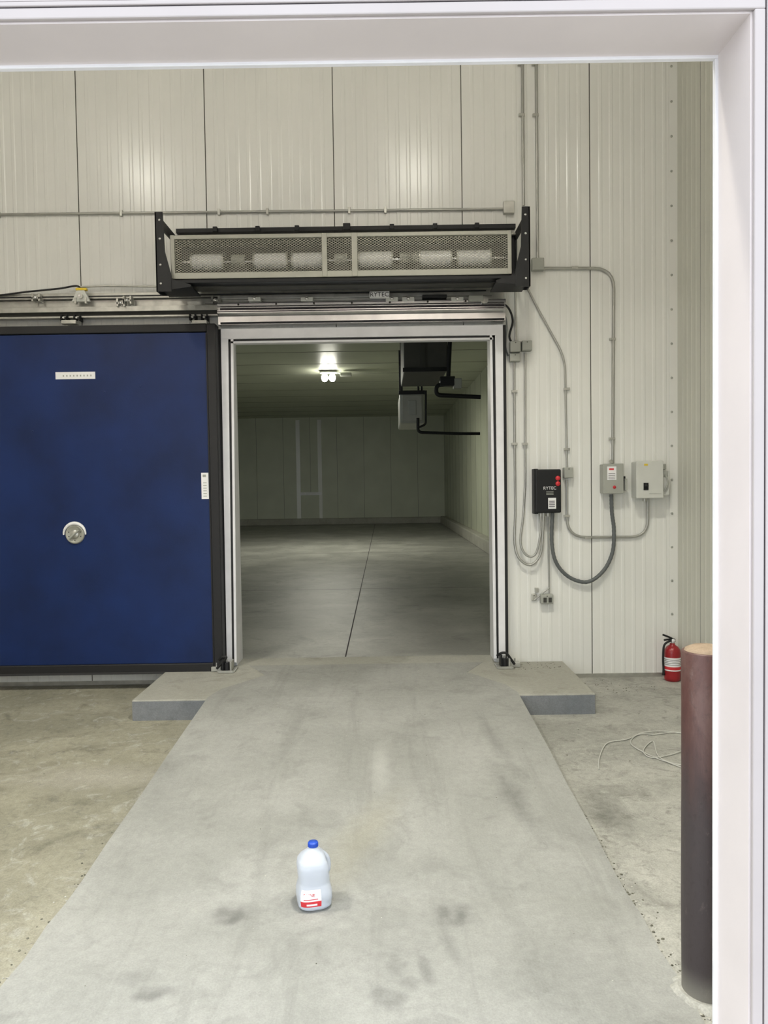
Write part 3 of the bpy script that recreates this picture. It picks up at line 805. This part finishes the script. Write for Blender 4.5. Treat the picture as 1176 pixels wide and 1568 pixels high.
b.lathe((bx, by, 0), [(br, 0), (br+.0015, .3), (br, .7), (br, bh-.004), (br-.004, bh), (br-.008, bh)], rust, 48)
b.lathe((bx, by, bh), [(br-.007, -.004), (br-.012, .006), (br*.6, .014), (0, .018)], 'bollcap', 40)
vs = [(bx, by, .012)]; n = 30
for j in range(n):
    a = 2*math.pi*j/n; r = br+.012; vs.append((bx+r*math.cos(a), by+r*math.sin(a), .018))
for j in range(n):
    a = 2*math.pi*j/n; r = br+.03+random.uniform(0, .03); vs.append((bx+r*math.cos(a), by+r*math.sin(a), .0005))
fs = [[0, 1+j, 1+(j+1) % n] for j in range(n)]+[[1+j, 1+n+j, 1+n+(j+1) % n, 1+(j+1) % n] for j in range(n)]
b.add(vs, fs, 'floor'); b.done()

# ------------------------------------------------ cable coil on the floor
b = B('cable_coil')
def FP(px, py): x, y = G(px, py, .006); return (x, y, .005+random.uniform(0, .004))
b.tube(catmull([FP(*p) for p in ((1000, 1123), (975, 1126), (966, 1138), (985, 1152), (1020, 1166), (1060, 1172), (1085, 1150), (1060, 1128), (1020, 1120), (985, 1122), (960, 1132), (930, 1138), (918, 1160), (917, 1178))], 12), .0035, 'cable', 8)
b.tube(catmull([FP(*p) for p in ((992, 1126), (1040, 1122), (1062, 1138), (1040, 1152), (1000, 1160), (985, 1150), (1000, 1135), (1010, 1160), (1050, 1178))], 12), .0035, 'cable', 8)
b.done()

# ------------------------------------------------ jug
jm, nt, p = newmat('jug_plastic')
p.inputs['Base Color'].default_value = (.80, .85, .93, 1); p.inputs['Roughness'].default_value = .28
p.inputs['Transmission Weight'].default_value = .5; p.inputs['IOR'].default_value = 1.35
jx_, jy_ = G(481, 1382, .011); jz = zr(jy_)+.0005
JS = .93
sec = [(0, .058, 3), (.003, .064, 3), (.012, .071, 3.4), (.04, .0745, 3.6), (.068, .0735, 3.6), (.088, .069, 3.4), (.105, .0655, 3.2), (.125, .066, 3.2), (.15, .069, 3.2), (.175, .0705, 3.0), (.195, .067, 2.8), (.21, .057, 2.6), (.222, .044, 2.3), (.232, .032, 2.1), (.240, .024, 2), (.246, .020, 2), (.256, .019, 2)]
def sup(r, e, a):
    c, s = math.cos(a), math.sin(a)
    k = (abs(c)**e+abs(s)**e)**(-1/e); return r*k*c, r*k*s
jug = bpy.data.objects.new('milk_jug', None); scene.collection.objects.link(jug); jug.empty_display_size = .1
b = B('bottle_body'); n = 56; rot = math.radians(14)
vs = []
def jp(h, r, e, a, off=0):
    x, y = sup(r, e, a)
    if .125 < h < .222:
        t = math.sin((h-.125)/(.222-.125)*math.pi)
        if x > 0 and abs(y) < .055: x -= x*.42*t*max(0, 1-(abs(y)/.055)**2)
    x += off*math.cos(a); y += off*math.sin(a)
    X = x*math.cos(rot)-y*math.sin(rot); Y = x*math.sin(rot)+y*math.cos(rot)
    return (X, Y, h)
fine = []
for i in range(len(sec)-1):
    for j in range(3):
        t = j/3; fine.append(tuple(sec[i][q]*(1-t)+sec[i+1][q]*t for q in range(3)))
fine.append(sec[-1])
for (h, r, e) in fine:
    for j in range(n): vs.append(jp(h, r, e, 2*math.pi*j/n))
fs = [[i*n+j, i*n+(j+1) % n, (i+1)*n+(j+1) % n, (i+1)*n+j] for i in range(len(fine)-1) for j in range(n)]
fs += [list(range(n))[::-1], [len(vs)-n+j for j in range(n)]]
b.add(vs, fs, jm, True)
hx_ = lambda x, y, h: (x*math.cos(rot)-y*math.sin(rot), x*math.sin(rot)+y*math.cos(rot), h)
b.tube(catmull([hx_(.026, 0, .222), hx_(.045, 0, .210), hx_(.060, 0, .19), hx_(.064, 0, .165), hx_(.062, 0, .14), hx_(.05, 0, .122)], 6), .0105, jm, 14)
b.done(jug)
b = B('screw_cap')
b.lathe((0, 0, 0), [(.019, .246), (.0215, .247), (.0215, .262), (.0195, .266), (0, .266)], 'bluecap', 32)
for j in range(32):
    a = 2*math.pi*j/32; b.cyl((.0215*math.cos(a), .0215*math.sin(a), .248), (.0215*math.cos(a), .0215*math.sin(a), .262), .001, 'bluecap', 5)
b.done(jug)
def lab(name, h0, h1, a0, a1, k, off):
    b = B(name); hs = [h0+(h1-h0)*i/6 for i in range(7)]; vs = []
    for h in hs:
        for i in range(len(sec)-1):
            if sec[i][0] <= h <= sec[i+1][0]:
                t = (h-sec[i][0])/(sec[i+1][0]-sec[i][0]); r = sec[i][1]*(1-t)+sec[i+1][1]*t; e = sec[i][2]; break
        for j in range(17):
            vs.append(jp(h, r, e, math.radians(a0+(a1-a0)*j/16), off))
    b.add(vs, [[i*17+j, i*17+j+1, (i+1)*17+j+1, (i+1)*17+j] for i in range(6) for j in range(16)], k, True); b.done(jug)
lab('label_upper', .048, .094, 222, 285, 'label', .0012)
lab('label_lower', .024, .048, 222, 285, 'redl', .0012)
lab('label_stripe', .030, .038, 240, 272, 'label', .0018)
lab('label_print', .055, .058, 232, 275, 'redl', .0018)
jt = text('BRINE', (-.012, -.0765, .074), .018, 'redl', jug)
jug.location = (jx_, jy_, jz); jug.scale = (JS, JS, JS)

# ------------------------------------------------ high bay lamps inside the room
glow = bpy.data.materials.new('highbay_glow'); glow.use_nodes = True
pg = glow.node_tree.nodes['Principled BSDF']; pg.inputs['Emission Color'].default_value = (1, .97, .86, 1); pg.inputs['Emission Strength'].default_value = 150
for (hx2, hy2) in ((-3.05, 2.75), (.46, 2.75)):
    b = B('high_bay_light'); zc = 5.75
    b.lathe((hx2, hy2, zc), [(.26, 0), (.24, .06), (.17, .16), (.09, .22), (.07, .30), (0, .31)], 'alu', 32)
    b.lathe((hx2, hy2, zc), [(0, -.14), (.05, -.13), (.09, -.09), (.10, -.03), (.08, .03), (0, .05)], glow, 24)
    b.cyl((hx2, hy2, zc+.3), (hx2, hy2, ZC-.003), .012, 'galv', 8); b.done()
    light('light_high_bay', 'AREA', (hx2, hy2, zc-.15), 88, (1, .965, .84), size=.45, shape='DISK', spread=math.radians(120))

# ------------------------------------------------ daylight
w = bpy.data.worlds.new('overcast_sky'); scene.world = w; w.use_nodes = True
bg = w.node_tree.nodes['Background']; bg.inputs['Color'].default_value = (.88, .93, 1, 1); bg.inputs['Strength'].default_value = 2.75
pl = light('light_doorway_portal', 'AREA', ((FLX+FX)/2, Y0-.1, FT/2), 1, rot=(math.radians(90), 0, 0), size=FX-FLX, sy=FT)
pl.data.cycles.is_portal = True
